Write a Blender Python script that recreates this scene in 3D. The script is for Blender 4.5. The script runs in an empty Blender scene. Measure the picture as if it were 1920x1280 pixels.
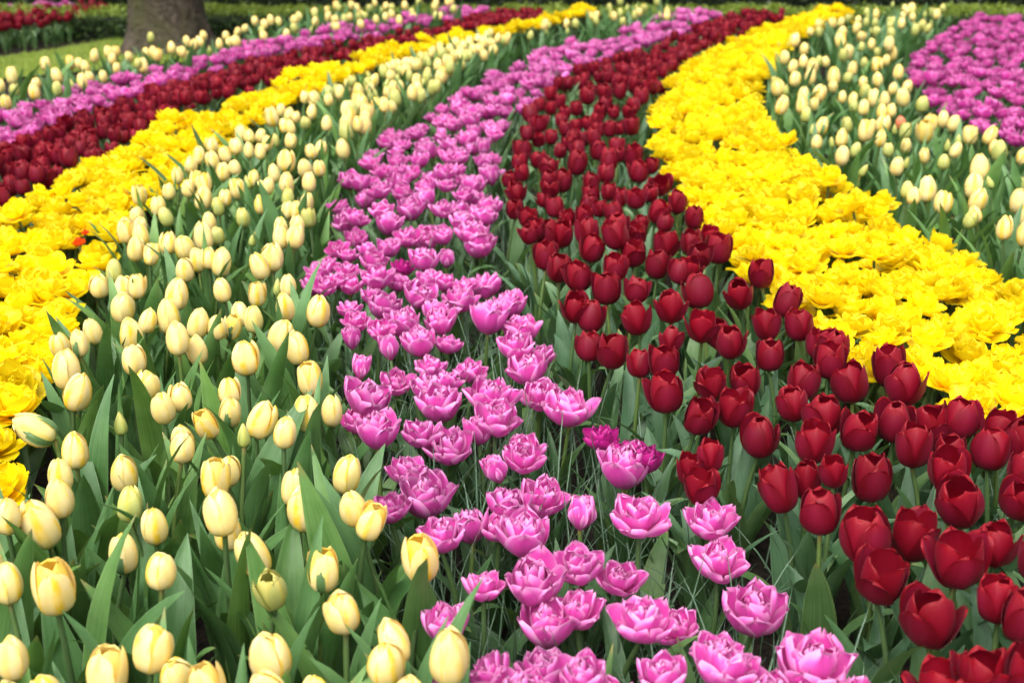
import bpy, math, random
import numpy as np
from mathutils import Matrix, Vector, Euler

# ------------------------------------------------------------------ camera, sky, sun, exposure
scene = bpy.context.scene
col = scene.collection
F, PITCH, CZ = 2300.0, math.radians(20.7), 1.215          # focal length in photo pixels, tilt, eye height
SP, CP = math.sin(PITCH), math.cos(PITCH)
cam_data = bpy.data.cameras.new('camera')
cam = bpy.data.objects.new('camera', cam_data); col.objects.link(cam)
cam.location = (0, 0, CZ); cam.rotation_euler = (math.pi/2 - PITCH, 0, 0)
cam_data.sensor_width = 36.0; cam_data.lens = F*36.0/1920.0
cam_data.clip_start = 0.05; cam_data.clip_end = 600
cam_data.dof.use_dof = True; cam_data.dof.focus_distance = 2.25; cam_data.dof.aperture_fstop = 4.8
scene.camera = cam

world = bpy.data.worlds.new('World'); scene.world = world; world.use_nodes = True
wn = world.node_tree; wn.nodes.clear()
SUN_EL, SUN_AZ = math.radians(62), math.radians(-155)      # azimuth from +Y towards +X
sky = wn.nodes.new('ShaderNodeTexSky'); sky.sky_type = 'NISHITA'; sky.sun_disc = False
sky.sun_elevation = SUN_EL; sky.sun_rotation = SUN_AZ
sky.air_density = 1.0; sky.dust_density = 6.0; sky.ozone_density = 1.0
hs = wn.nodes.new('ShaderNodeHueSaturation'); hs.inputs['Saturation'].default_value = 0.35
bg = wn.nodes.new('ShaderNodeBackground'); bg.inputs['Strength'].default_value = 0.15
wo = wn.nodes.new('ShaderNodeOutputWorld')
wn.links.new(sky.outputs[0], hs.inputs['Color']); wn.links.new(hs.outputs[0], bg.inputs['Color']); wn.links.new(bg.outputs[0], wo.inputs[0])
sl = bpy.data.lights.new('sun', 'SUN'); sl.energy = 0.8; sl.angle = math.radians(80); sl.color = (1.0, 0.97, 0.92)
sun = bpy.data.objects.new('sun', sl); col.objects.link(sun)
sd = Vector((math.sin(SUN_AZ)*math.cos(SUN_EL), math.cos(SUN_AZ)*math.cos(SUN_EL), math.sin(SUN_EL)))
sun.rotation_euler = sd.to_track_quat('Z', 'Y').to_euler()
scene.view_settings.view_transform = 'Standard'; scene.view_settings.look = 'None'
scene.view_settings.exposure = 1.27; scene.view_settings.gamma = 1.0
scene.render.engine = 'CYCLES'
scene.cycles.use_denoising = True
scene.cycles.max_bounces = 5; scene.cycles.diffuse_bounces = 4; scene.cycles.glossy_bounces = 2; scene.cycles.transmission_bounces = 3
scene.cycles.use_adaptive_sampling = True; scene.cycles.adaptive_threshold = 0.03; scene.cycles.caustics_reflective = False; scene.cycles.caustics_refractive = False

rnd = random.Random(11)
nrng = np.random.default_rng(5)

def unproj(px, py, z):
    xc, yc = (px-960)/F, (py-640)/F
    t = (CZ-z)/(SP + yc*CP)
    return xc*t, t*(CP - yc*SP), t                       # x, y, depth
def proj(x, y, z):
    dy, dz = y, z-CZ
    d = dy*CP - dz*SP; v = -dz*CP - dy*SP
    return 960 + F*x/d, 640 + F*v/d, d

# ------------------------------------------------------------------ materials
def material(name):
    m = bpy.data.materials.new(name); m.use_nodes = True
    m.node_tree.nodes.clear()
    return m, m.node_tree
class N:
    def __init__(s, nt): s.nt = nt
    def n(s, typ, **kw):
        nd = s.nt.nodes.new(typ)
        for k, v in kw.items(): setattr(nd, k, v)
        return nd
    def put(s, sock, v):
        if hasattr(v, 'is_output') or isinstance(v, bpy.types.NodeSocket): s.nt.links.new(v, sock)
        else: sock.default_value = v
    def math(s, op, a, b=0.0, c=0.0, clamp=False):
        nd = s.n('ShaderNodeMath', operation=op, use_clamp=clamp)
        s.put(nd.inputs[0], a); s.put(nd.inputs[1], b); s.put(nd.inputs[2], c)
        return nd.outputs[0]
    def mix(s, f, a, b, mode='MIX'):
        nd = s.n('ShaderNodeMix', data_type='RGBA', blend_type=mode)
        s.put(nd.inputs[0], f)
        s.put(nd.inputs[6], a if not isinstance(a, tuple) else (*a, 1)); s.put(nd.inputs[7], b if not isinstance(b, tuple) else (*b, 1))
        return nd.outputs[2]
    def ramp(s, v, lo, hi, smooth=True):
        nd = s.n('ShaderNodeMapRange', interpolation_type='SMOOTHSTEP' if smooth else 'LINEAR')
        s.put(nd.inputs[0], v); nd.inputs[1].default_value = lo; nd.inputs[2].default_value = hi
        return nd.outputs[0]
    def noise(s, vec, scale, detail=3.0, rough=0.55):
        nd = s.n('ShaderNodeTexNoise'); s.put(nd.inputs['Vector'], vec)
        nd.inputs['Scale'].default_value = scale; nd.inputs['Detail'].default_value = detail; nd.inputs['Roughness'].default_value = rough
        return nd.outputs[0]
    def mapping(s, vec, scale, loc=None):
        nd = s.n('ShaderNodeMapping'); s.put(nd.inputs['Vector'], vec); nd.inputs['Scale'].default_value = scale
        if loc is not None: s.put(nd.inputs['Location'], loc)
        return nd.outputs[0]
    def uv(s):
        tc = s.n('ShaderNodeTexCoord'); sep = s.n('ShaderNodeSeparateXYZ'); s.nt.links.new(tc.outputs['UV'], sep.inputs[0])
        return tc.outputs['UV'], sep.outputs[0], sep.outputs[1]
    def tint(s):
        """colour channels set per flower: greenness, lightness (0.5 = even), odd colour; far flowers carry them as mesh attributes"""
        oi = s.n('ShaderNodeObjectInfo'); sep = s.n('ShaderNodeSeparateColor'); s.nt.links.new(oi.outputs['Color'], sep.inputs[0])
        at = s.n('ShaderNodeAttribute', attribute_name='tint'); ap = s.n('ShaderNodeSeparateColor'); s.nt.links.new(at.outputs['Color'], ap.inputs[0])
        return [s.math('ADD', sep.outputs[i], ap.outputs[i]) for i in range(3)], oi.outputs['Random']
    def attr(s, name): return s.n('ShaderNodeAttribute', attribute_name=name).outputs['Fac']

def leafy_surface(q, colour, rough, trans, sheen=0.0, sheen_tint=(1, 1, 1), spec=0.35, bump=None, trans_col=None, bump_s=0.15):
    p = q.n('ShaderNodeBsdfPrincipled')
    q.put(p.inputs['Base Color'], colour); q.put(p.inputs['Roughness'], rough); p.inputs['Specular IOR Level'].default_value = spec
    p.inputs['Sheen Weight'].default_value = sheen; p.inputs['Sheen Tint'].default_value = (*sheen_tint, 1); p.inputs['Sheen Roughness'].default_value = 0.4
    tr = q.n('ShaderNodeBsdfTranslucent'); q.put(tr.inputs['Color'], trans_col if trans_col is not None else colour)
    if bump is not None:
        b = q.n('ShaderNodeBump'); b.inputs['Strength'].default_value = bump_s; b.inputs['Distance'].default_value = 0.002
        q.nt.links.new(bump, b.inputs['Height']); q.nt.links.new(b.outputs[0], p.inputs['Normal']); q.nt.links.new(b.outputs[0], tr.inputs['Normal'])
    mx = q.n('ShaderNodeMixShader'); mx.inputs[0].default_value = trans
    out = q.n('ShaderNodeOutputMaterial')
    q.nt.links.new(p.outputs[0], mx.inputs[1]); q.nt.links.new(tr.outputs[0], mx.inputs[2]); q.nt.links.new(mx.outputs[0], out.inputs[0])

def mat_petal(kind):
    m, nt = material(kind + '_petal'); q = N(nt)
    uvv, u, v = q.uv(); (g, l, odd), rv = q.tint(); inner = q.attr('inner')
    t = q.math('ABSOLUTE', q.math('MULTIPLY_ADD', u, 2.0, -1.0))
    off = q.n('ShaderNodeCombineXYZ'); q.put(off.inputs[0], q.math('MULTIPLY', rv, 37.0)); q.put(off.inputs[1], q.math('MULTIPLY', rv, 11.0))
    fine = q.noise(q.mapping(uvv, (26, 1.6, 1), off.outputs[0]), 1.0, 4.0)
    blot = q.noise(q.mapping(uvv, (2.2, 2.6, 1), off.outputs[0]), 1.0, 3.0)
    if kind == 'cream':
        c = q.mix(q.ramp(blot, 0.35, 0.7), (0.88, 0.690, 0.245), (0.90, 0.735, 0.345))
        flame = q.math('MULTIPLY', q.ramp(q.math('ADD', t, q.math('MULTIPLY', q.math('SUBTRACT', fine, 0.5), 0.35)), 0.40, 0.08), q.ramp(blot, 0.36, 0.56))
        flame = q.math('MAXIMUM', flame, q.math('MULTIPLY', q.ramp(t, 0.78, 0.98), q.ramp(blot, 0.62, 0.42)))
        flame = q.math('MAXIMUM', flame, q.math('MULTIPLY', inner, 0.75))
        c = q.mix(q.math('MULTIPLY', flame, q.math('MULTIPLY_ADD', q.ramp(rv, 0.15, 0.75), 0.55, 0.42)), c, (0.86, 0.56, 0.02))
        base = q.math('MULTIPLY', q.ramp(v, 0.36, 0.05), 0.28)
        gg = q.math('ADD', base, q.math('MULTIPLY', g, q.ramp(q.math('ADD', v, q.math('MULTIPLY', t, -0.3)), 1.5, 0.35)), clamp=True)
        c = q.mix(gg, c, (0.30, 0.40, 0.09))
        c = q.mix(odd, c, (0.75, 0.22, 0.10))
        rough, tr, sh, st = 0.5, 0.20, 0.0, (1, 1, 1)
    elif kind == 'pink':
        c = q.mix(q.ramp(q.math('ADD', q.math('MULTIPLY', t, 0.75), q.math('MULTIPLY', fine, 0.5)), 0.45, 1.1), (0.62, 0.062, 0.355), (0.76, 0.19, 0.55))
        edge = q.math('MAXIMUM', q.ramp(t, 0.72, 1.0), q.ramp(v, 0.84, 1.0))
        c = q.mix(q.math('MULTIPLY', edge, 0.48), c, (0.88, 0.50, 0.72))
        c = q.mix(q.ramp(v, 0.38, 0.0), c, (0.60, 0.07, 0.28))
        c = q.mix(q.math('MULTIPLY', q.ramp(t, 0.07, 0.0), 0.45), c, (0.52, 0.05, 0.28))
        c = q.mix(odd, c, (0.42, 0.012, 0.20))
        rough, tr, sh, st = 0.45, 0.25, 0.1, (1, 0.8, 0.95)
    elif kind == 'red':
        c = q.mix(q.ramp(q.math('ADD', t, q.math('MULTIPLY', q.math('SUBTRACT', fine, 0.5), 1.5)), 0.20, 0.95), (0.165, 0.004, 0.019), (0.130, 0.0008, 0.007))
        c = q.mix(q.ramp(v, 0.8, 1.0), c, (0.20, 0.0012, 0.007))
        c = q.mix(q.math('MULTIPLY', inner, 0.5), c, (0.22, 0.001, 0.007))
        rough, tr, sh, st = 0.50, 0.16, 0.06, (1, 0.35, 0.45)
    else:
        c = q.mix(q.ramp(blot, 0.3, 0.7), (0.93, 0.69, 0.004), (0.95, 0.80, 0.012))
        c = q.mix(q.ramp(v, 0.5, 0.0), c, (0.90, 0.53, 0.003))  # deeper orange towards the petal base: shading of the gaps painted into the colour
        c = q.mix(odd, c, (0.80, 0.10, 0.012))
        rough, tr, sh, st = 0.45, 0.45, 0.0, (1, 1, 1)
    lf = q.math('MULTIPLY_ADD', l, 0.5, 0.75)
    cl = q.n('ShaderNodeVectorMath', operation='SCALE'); q.put(cl.inputs[0], c); q.put(cl.inputs['Scale'], lf)
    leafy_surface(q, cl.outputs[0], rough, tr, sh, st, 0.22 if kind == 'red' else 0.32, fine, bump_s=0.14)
    return m

def mat_leaf(name, a, b, stripe=False):
    m, nt = material(name); q = N(nt)
    uvv, u, v = q.uv(); (g, l, odd), rv = q.tint()
    t = q.math('ABSOLUTE', q.math('MULTIPLY_ADD', u, 2.0, -1.0))
    geo = q.n('ShaderNodeNewGeometry')
    big = q.noise(geo.outputs['Position'], 9.0, 3.0)
    fine = q.noise(q.mapping(uvv, (34, 0.8, 1)), 1.0, 3.0)
    c = q.mix(q.ramp(q.math('MULTIPLY_ADD', fine, 0.5, q.math('MULTIPLY', big, 0.6)), 0.40, 0.70), a, b)
    if stripe: c = q.mix(q.math('MULTIPLY', q.ramp(t, 0.34, 0.12), 0.75), c, (0.30, 0.38, 0.30))
    else:
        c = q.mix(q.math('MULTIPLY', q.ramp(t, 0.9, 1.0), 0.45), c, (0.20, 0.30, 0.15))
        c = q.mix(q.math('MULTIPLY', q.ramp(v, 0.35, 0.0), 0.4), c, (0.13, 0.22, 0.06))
        warm = q.mix(1.0, c, (1.22, 1.08, 0.74), 'MULTIPLY')
        c = q.mix(q.ramp(rv, 0.35, 1.0), c, warm)
        tip = q.math('MULTIPLY', q.ramp(q.math('MULTIPLY_ADD', big, 0.12, v), 1.0, 1.05), q.ramp(rv, 0.55, 0.7))
        c = q.mix(q.math('MULTIPLY', tip, 0.7), c, (0.24, 0.19, 0.06))
    cl = q.n('ShaderNodeVectorMath', operation='SCALE'); q.put(cl.inputs[0], c); q.put(cl.inputs['Scale'], q.math('MULTIPLY_ADD', rv, 0.35, 0.85))
    tc = q.mix(0.6, cl.outputs[0], (0.12, 0.26, 0.03))
    leafy_surface(q, cl.outputs[0], 0.42, 0.18, 0.0, (1, 1, 1), 0.45, fine, trans_col=tc, bump_s=0.4)
    return m

def mat_plain(name, a, b, scale, rough=0.9, bump=0.5, dist=0.02, third=None):
    m, nt = material(name); q = N(nt)
    geo = q.n('ShaderNodeNewGeometry')
    n1 = q.noise(geo.outputs['Position'], scale, 6.0, 0.6); n2 = q.noise(geo.outputs['Position'], scale*0.13, 4.0)
    c = q.mix(q.ramp(n1, 0.3, 0.7), a, b)
    if third: c = q.mix(q.ramp(n2, 0.45, 0.65), c, third)
    p = q.n('ShaderNodeBsdfPrincipled'); q.put(p.inputs['Base Color'], c); p.inputs['Roughness'].default_value = rough
    p.inputs['Specular IOR Level'].default_value = 0.2
    b_ = q.n('ShaderNodeBump'); b_.inputs['Strength'].default_value = bump; b_.inputs['Distance'].default_value = dist
    nt.links.new(n1, b_.inputs['Height']); nt.links.new(b_.outputs[0], p.inputs['Normal'])
    out = q.n('ShaderNodeOutputMaterial'); nt.links.new(p.outputs[0], out.inputs[0])
    return m

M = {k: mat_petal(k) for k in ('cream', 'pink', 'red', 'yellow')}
M['leaf_cream'] = mat_leaf('cream_tulip_leaf', (0.042, 0.120, 0.028), (0.110, 0.235, 0.080))
M['leaf_red'] = mat_leaf('red_tulip_leaf', (0.040, 0.108, 0.042), (0.105, 0.205, 0.105))
M['leaf_pink'] = mat_leaf('pink_tulip_leaf', (0.032, 0.088, 0.026), (0.080, 0.165, 0.066))
M['leaf_yellow'] = M['leaf_pink']
M['stem'] = mat_leaf('tulip_stem', (0.06, 0.12, 0.035), (0.10, 0.17, 0.06))
M['blade'] = mat_leaf('crocus_blade', (0.022, 0.065, 0.026), (0.040, 0.10, 0.042), stripe=True)
M['soil'] = mat_plain('soil', (0.008, 0.006, 0.005), (0.028, 0.020, 0.014), 60, 0.95, 0.8, 0.02)
M['lawn'] = mat_plain('lawn_base', (0.10, 0.14, 0.02), (0.17, 0.22, 0.035), 40, 0.9, 0.6, 0.02, (0.14, 0.17, 0.03))
M['grassblade'] = mat_plain('lawn_blade', (0.13, 0.20, 0.02), (0.23, 0.30, 0.05), 6, 0.7, 0.0, 0.01)
M['bark'] = mat_plain('bark', (0.026, 0.020, 0.013), (0.085, 0.066, 0.048), 22, 0.9, 1.0, 0.04, (0.055, 0.055, 0.022))
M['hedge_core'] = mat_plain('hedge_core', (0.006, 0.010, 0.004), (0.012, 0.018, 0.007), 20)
def mat_hedge(name, a, b, top=None):
    m, nt = material(name); q = N(nt)
    rn = q.attr('shade'); yo = q.attr('young')
    c = q.mix(rn, a, b)
    if top: c = q.mix(yo, c, top)
    leafy_surface(q, c, 0.5, 0.25, spec=0.4)
    return m
M['box'] = mat_hedge('box_leaf', (0.022, 0.050, 0.008), (0.060, 0.115, 0.020), (0.19, 0.26, 0.022))
M['yew'] = mat_hedge('yew_leaf', (0.010, 0.020, 0.007), (0.032, 0.052, 0.016))
M['treeleaf'] = mat_hedge('tree_leaf', (0.05, 0.10, 0.02), (0.09, 0.16, 0.03))

# ------------------------------------------------------------------ templates: (verts, quads, uv per vert, inner flag)
class Shape:
    def __init__(s, v, f, uv, inner=0.0):
        s.v, s.f, s.uv = np.asarray(v, float), np.asarray(f, int), np.asarray(uv, float)
        s.inner = np.full(len(s.v), inner, float) if np.isscalar(inner) else inner
def join(shapes):
    o = 0; V, Fa, U, I = [], [], [], []
    for s in shapes:
        V.append(s.v); Fa.append(s.f + o); U.append(s.uv); I.append(s.inner); o += len(s.v)
    return Shape(np.vstack(V), np.vstack(Fa), np.vstack(U), np.concatenate(I))
def grid_faces(nu, nv):
    i, j = np.meshgrid(np.arange(nu), np.arange(nv), indexing='ij'); a = (i*(nv+1) + j).ravel()
    return np.stack([a, a+1, a+nv+2, a+nv+1], 1)
def bez(p, s):
    p = np.asarray(p, float); s = s[:, None]
    return (1-s)**3*p[0] + 3*(1-s)**2*s*p[1] + 3*(1-s)*s*s*p[2] + s**3*p[3]

def cup_petal(r, R, H, az, wide, top, bulge, rad, tip, nu, nv, inner=0.0, lean=0.0, sh=0.62):
    q = np.linspace(0, 1, nu+1); s = 1-(1-q)**1.35; t = np.linspace(-1, 1, nv+1)
    P = bez([(0.10*R, 0), (1.22*R, -0.02*H), (bulge*R, sh*H), (top*R, H)], s)*np.array([rad, 1.0])
    P[:, 0] += lean*R*s**2.2; P[:, 1] -= 0.25*abs(lean)*R*s**3
    w = wide*R*np.sqrt(np.clip(1-s**tip, 0, 1))*(0.38+0.62*np.clip(s*2.4, 0, 1))
    S, T = np.meshgrid(s, t, indexing='ij')
    rr = np.maximum(P[:, 0], 0.28*R)[:, None]
    ang = np.clip(w[:, None]/rr, 0, 1.35)*T
    ph = r.uniform(0, 6.28, 4)
    wob = 0.022*np.sin(3.1*T+ph[0]+2*S) + 0.016*np.sin(6.5*T+ph[1])*S + 0.018*np.sin(9*S+ph[2])*T
    edge = r.uniform(-0.01, 0.10)
    rad_ = P[:, 0][:, None]*(1 + wob + edge*T**4*S) + R*(0.045*np.exp(-(T/0.16)**2) - 0.04*np.exp(-((np.abs(T)-0.42)/0.22)**2))*np.sqrt(S)*(1-S*S)*1.6
    z = P[:, 1][:, None] + H*0.03*np.sin(4*T+ph[3])*S**3 - H*0.05*T*T*S
    a = az + ang + r.uniform(-0.12, 0.12)*S
    V = np.stack([rad_*np.cos(a), rad_*np.sin(a), z], -1).reshape(-1, 3)
    UV = np.stack([(T+1)/2, S], -1).reshape(-1, 2)
    return Shape(V, grid_faces(nu, nv), UV, inner)

def open_petal(r, L, W, az, th0, th1, cup, r0, z0, nu, nv, rag=0.06, tipk=5.0, inner=0.0, roll=0.0):
    """a petal grown along an arc: th is the angle from the upright at base and tip"""
    s = np.linspace(0, 1, nu+1); t = np.linspace(-1, 1, nv+1)
    th = th0 + (th1-th0)*s**0.85; ds = L/nu
    rr = r0 + np.concatenate([[0], np.cumsum(np.sin((th[1:]+th[:-1])/2)*ds)]); zz = z0 + np.concatenate([[0], np.cumsum(np.cos((th[1:]+th[:-1])/2)*ds)])
    w = W*(0.30+0.70*np.sin(np.clip(s*1.75, 0, 1)*math.pi/2))*np.sqrt(np.clip(1-s**tipk, 0.012, 1))
    S, T = np.meshgrid(s, t, indexing='ij'); ph = r.uniform(0, 6.28, 5)
    TH = th[:, None] + 0*T
    ragged = rag*L*S**3*(np.sin(5*T+ph[0]) + 0.7*np.sin(11*T+ph[1]))
    lift = cup*w[:, None]*T*T + 0.0018*np.sin(4*T+ph[2]+3*S)*S + 0.0008*np.sin(9*T+ph[3])*S
    lat = T*w[:, None]*(1-0.25*cup*T*T)
    ex = np.sin(TH)*ragged - np.cos(TH)*lift; ez = np.cos(TH)*ragged + np.sin(TH)*lift
    X = rr[:, None] + ex; Z = zz[:, None] + ez; Y = lat + roll*S*w[:, None]
    c, sn = math.cos(az), math.sin(az)
    V = np.stack([X*c - Y*sn, X*sn + Y*c, Z], -1).reshape(-1, 3)
    UV = np.stack([(T+1)/2, S], -1).reshape(-1, 2)
    return Shape(V, grid_faces(nu, nv), UV, inner)

def pistil(R, H, n=6):
    s = [(0.10*R, 0), (0.16*R, 0.25*H), (0.12*R, 0.42*H), (0.001, 0.45*H)]
    V = [(r*math.cos(k*2*math.pi/n), r*math.sin(k*2*math.pi/n), z) for r, z in s for k in range(n)]
    Fq = [(i*n+k, i*n+(k+1) % n, (i+1)*n+(k+1) % n, (i+1)*n+k) for i in range(3) for k in range(n)]
    return Shape(V, Fq, [(0.5, 0.1)]*len(V), 1.0)

def bloom_shapes(kind, r, nu, nv, style=''):
    """(petals that can be told apart, the crowded rest); the base sits at the origin"""
    TAU = 2*math.pi; ps, rest = [], []
    a0 = r.uniform(0, TAU)
    if kind == 'cream':
        bud = style == 'bud'
        R, H = (0.0165, 0.054) if bud else (0.0265*r.uniform(0.92, 1.06), 0.071*r.uniform(0.92, 1.10))
        top = 0.06 if bud else r.uniform(0.08, 0.34); bulge = 0.92 if bud else r.uniform(1.02, 1.16); sh = 0.6 if bud else 0.86
        if style == 'open': top, sh = 0.62, 0.80
        odd = r.integers(0, 6)
        for k in range(3): ps.append(cup_petal(r, R, H*r.uniform(0.95, 1.0), a0+TAU*(k+.5)/3, 1.22, top*(0.7 if style == 'open' else 0.25), bulge, 0.94, 3.4, nu, nv, 1.0, sh=sh))
        for k in range(3): ps.append(cup_petal(r, R, H*r.uniform(0.94, 1.02), a0+TAU*k/3, 1.10, top, bulge, 1.0, 2.7, nu, nv, 0.0, lean=0.30 if (odd == k and not bud) else r.uniform(-0.03, 0.06), sh=sh))
        rest.append(pistil(R, H))
    elif kind == 'red':
        R, H = 0.0275*r.uniform(0.93, 1.06), 0.065*r.uniform(0.93, 1.10)
        op = r.uniform(0.0, 1.25)**1.3
        for k in range(3): ps.append(cup_petal(r, R, H*r.uniform(0.98, 1.10), a0+TAU*(k+.5)/3, 1.20, 0.30+0.45*op, 1.12, 0.93, 4.0, nu, nv, 1.0, lean=r.uniform(-0.1, 0.10), sh=0.76))
        for k in range(3): ps.append(cup_petal(r, R, H*r.uniform(0.86, 1.02), a0+TAU*k/3, 1.10, 0.62+0.40*op, 1.12, 1.0, 2.8, nu, nv, 0.0, lean=r.choice([r.uniform(-0.06, 0.08), r.uniform(0.12, 0.5)], p=[0.65, 0.35]), sh=0.70))
        rest.append(pistil(R, H))
    elif kind == 'pink':
        d = math.radians; shut = r.uniform(0, 1)**1.5*22
        if style == 'closed': shut = 42
        for k in range(6): ps.append(open_petal(r, 0.044*r.uniform(0.88, 1.1), 0.0200*r.uniform(0.9, 1.1), a0+TAU*k/6+r.uniform(-.15, .15), d(84-shut), d(r.uniform(2, 30)-shut*.7), r.uniform(.38, .6), 0.004, 0.0, nu, nv, 0.035, 4.2))
        for k in range(5): ps.append(open_petal(r, 0.041*r.uniform(0.85, 1.1), 0.0175*r.uniform(0.9, 1.1), a0+TAU*(k+.5)/5+r.uniform(-.25, .25), d(64-shut*.8), d(r.uniform(-16, 10)-shut*.5), r.uniform(.45, .7), 0.003, 0.003, nu, nv, 0.05, 4.2))
        for k in range(5): rest.append(open_petal(r, 0.036*r.uniform(0.8, 1.1), 0.0135*r.uniform(0.85, 1.15), a0+TAU*k/5+r.uniform(-.4, .4), d(42-shut*.6), d(r.uniform(-30, 0)-shut*.3), r.uniform(.5, .8), 0.002, 0.005, nu, nv, 0.045, 4.0))
        for k in range(4): rest.append(open_petal(r, 0.030*r.uniform(0.8, 1.1), 0.009, a0+TAU*k/4+r.uniform(-.5, .5), d(22), d(r.uniform(-40, 10)), 0.9, 0.002, 0.006, nu, nv, 0.06, 4.0))
    else:
        d = math.radians
        for k in range(6): ps.append(open_petal(r, 0.052*r.uniform(0.88, 1.12), 0.0255*r.uniform(0.85, 1.15), a0+TAU*k/6+r.uniform(-.25, .25), d(86), d(r.uniform(20, 80)), r.uniform(.10, .40), 0.004, 0.0, nu, nv, 0.035, 6.0))
        for k in range(5): ps.append(open_petal(r, 0.050*r.uniform(0.85, 1.15), 0.0245*r.uniform(0.85, 1.15), a0+TAU*(k+.5)/5+r.uniform(-.3, .3), d(62), d(r.uniform(5, 55)), r.uniform(.15, .45), 0.003, 0.004, nu, nv, 0.04, 6.0))
        for k in range(4): rest.append(open_petal(r, 0.046*r.uniform(0.8, 1.1), 0.0210*r.uniform(0.8, 1.15), a0+TAU*k/4+r.uniform(-.4, .4), d(38), d(r.uniform(-15, 30)), r.uniform(.25, .55), 0.002, 0.006, nu, nv, 0.045, 5.0))
        for k in range(3): rest.append(open_petal(r, 0.038*r.uniform(0.8, 1.1), 0.0155, a0+TAU*k/3+r.uniform(-.5, .5), d(20), d(r.uniform(-25, 15)), .6, 0.002, 0.008, nu, nv, 0.06, 5.0))
    V = np.vstack([p.v for p in ps]); rad = np.percentile(np.hypot(V[:, 0], V[:, 1]), 96)*2
    k = {'cream': 0.054, 'red': 0.060, 'pink': 0.086, 'yellow': 0.116}[kind]*r.uniform(0.95, 1.05)/rad
    if kind in ('pink', 'yellow') and style != 'closed':
        for p in ps+rest: p.v *= k
    elif kind == 'pink':
        for p in ps+rest: p.v *= 1.5
    return ps, rest

def leaf_shape(r, L, W, th0, th1, nu, nv, fold=0.35, wav=0.05, twist=0.5):
    s = np.linspace(0, 1, nu+1); t = np.linspace(-1, 1, nv+1)
    p = r.uniform(1.2, 2.6); th = th0 + (th1-th0)*s**p; ds = L/nu
    x = 0.008 + np.concatenate([[0], np.cumsum(np.sin((th[1:]+th[:-1])/2)*ds)]); z = np.concatenate([[0], np.cumsum(np.cos((th[1:]+th[:-1])/2)*ds)])
    w = W*np.power(np.clip(np.sin(math.pi*np.power(s, 0.72)), 0, 1), 0.75)*(1-0.12*s); w[0] = W*0.35; w[-1] = 0.0004
    S, T = np.meshgrid(s, t, indexing='ij'); TH = th[:, None]+0*T
    tw = r.uniform(-twist, twist)*S**1.3 ; ph = r.uniform(0, 6.28, 3)
    lift = fold*w[:, None]*(np.abs(T)**1.4)*(1-0.5*S) + wav*w[:, None]*np.sin(9*S+ph[0]+(T > 0)*ph[1])*np.abs(T)
    lat = T*w[:, None]
    a = lat*np.cos(tw) - lift*np.sin(tw); b = lat*np.sin(tw) + lift*np.cos(tw)
    side = r.uniform(-0.12, 0.12)*L*S**2
    V = np.stack([x[:, None]-np.cos(TH)*b, a+side, z[:, None]+np.sin(TH)*b], -1).reshape(-1, 3)
    return Shape(V, grid_faces(nu, nv), np.stack([(T+1)/2, S], -1).reshape(-1, 2))
def stem_shape(bow, az, r=0.0042, n=6, m=6):
    V, U = [], []
    for i in range(m+1):
        s = i/m; o = bow*math.sin(math.pi*s)
        for k in range(n):
            a = 2*math.pi*k/n; rr = r*(1.25-0.3*s)
            V.append((o*math.cos(az)+rr*math.cos(a), o*math.sin(az)+rr*math.sin(a), s)); U.append((k/n, s))
    Fq = [(i*n+k, i*n+(k+1) % n, (i+1)*n+(k+1) % n, (i+1)*n+k) for i in range(m) for k in range(n)]
    return Shape(V, Fq, U)

def mesh_from(name, shape, mats, midx=None, extra=None, smooth=True):
    me = bpy.data.meshes.new(name); v, f = shape.v, shape.f
    me.vertices.add(len(v)); me.vertices.foreach_set('co', v.astype(np.float32).ravel())
    me.loops.add(f.size); me.loops.foreach_set('vertex_index', f.astype(np.int32).ravel())
    me.polygons.add(len(f)); me.polygons.foreach_set('loop_start', np.arange(0, f.size, f.shape[1], dtype=np.int32))
    me.polygons.foreach_set('use_smooth', np.full(len(f), smooth))
    for m_ in mats: me.materials.append(m_)
    if midx is not None: me.polygons.foreach_set('material_index', midx.astype(np.int32))
    me.update(calc_edges=True)
    ul = me.uv_layers.new(name='UVMap'); ul.data.foreach_set('uv', shape.uv[f.ravel()].astype(np.float32).ravel())
    if np.any(shape.inner): at = me.attributes.new('inner', 'FLOAT', 'POINT'); at.data.foreach_set('value', shape.inner.astype(np.float32))
    for k, a in (extra or {}).items():
        if a.ndim == 2:
            at = me.attributes.new(k, 'FLOAT_COLOR', 'POINT'); at.data.foreach_set('color', a.astype(np.float32).ravel())
        else:
            at = me.attributes.new(k, 'FLOAT', 'POINT'); at.data.foreach_set('value', a.astype(np.float32))
    return me
def link(name, data, parent=None, **props):
    o = bpy.data.objects.new(name, data); col.objects.link(o)
    if parent: o.parent = parent
    for k, v in props.items(): o[k] = v
    return o

# ------------------------------------------------------------------ the ground, lawn, hedges and tree
gs = Shape([(-150, -60, 0), (150, -60, 0), (150, 240, 0), (-150, 240, 0)], [(0, 1, 2, 3)], [(0, 0), (1, 0), (1, 1), (0, 1)])
link('ground', mesh_from('ground', gs, [M['soil']]), kind='structure')

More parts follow.
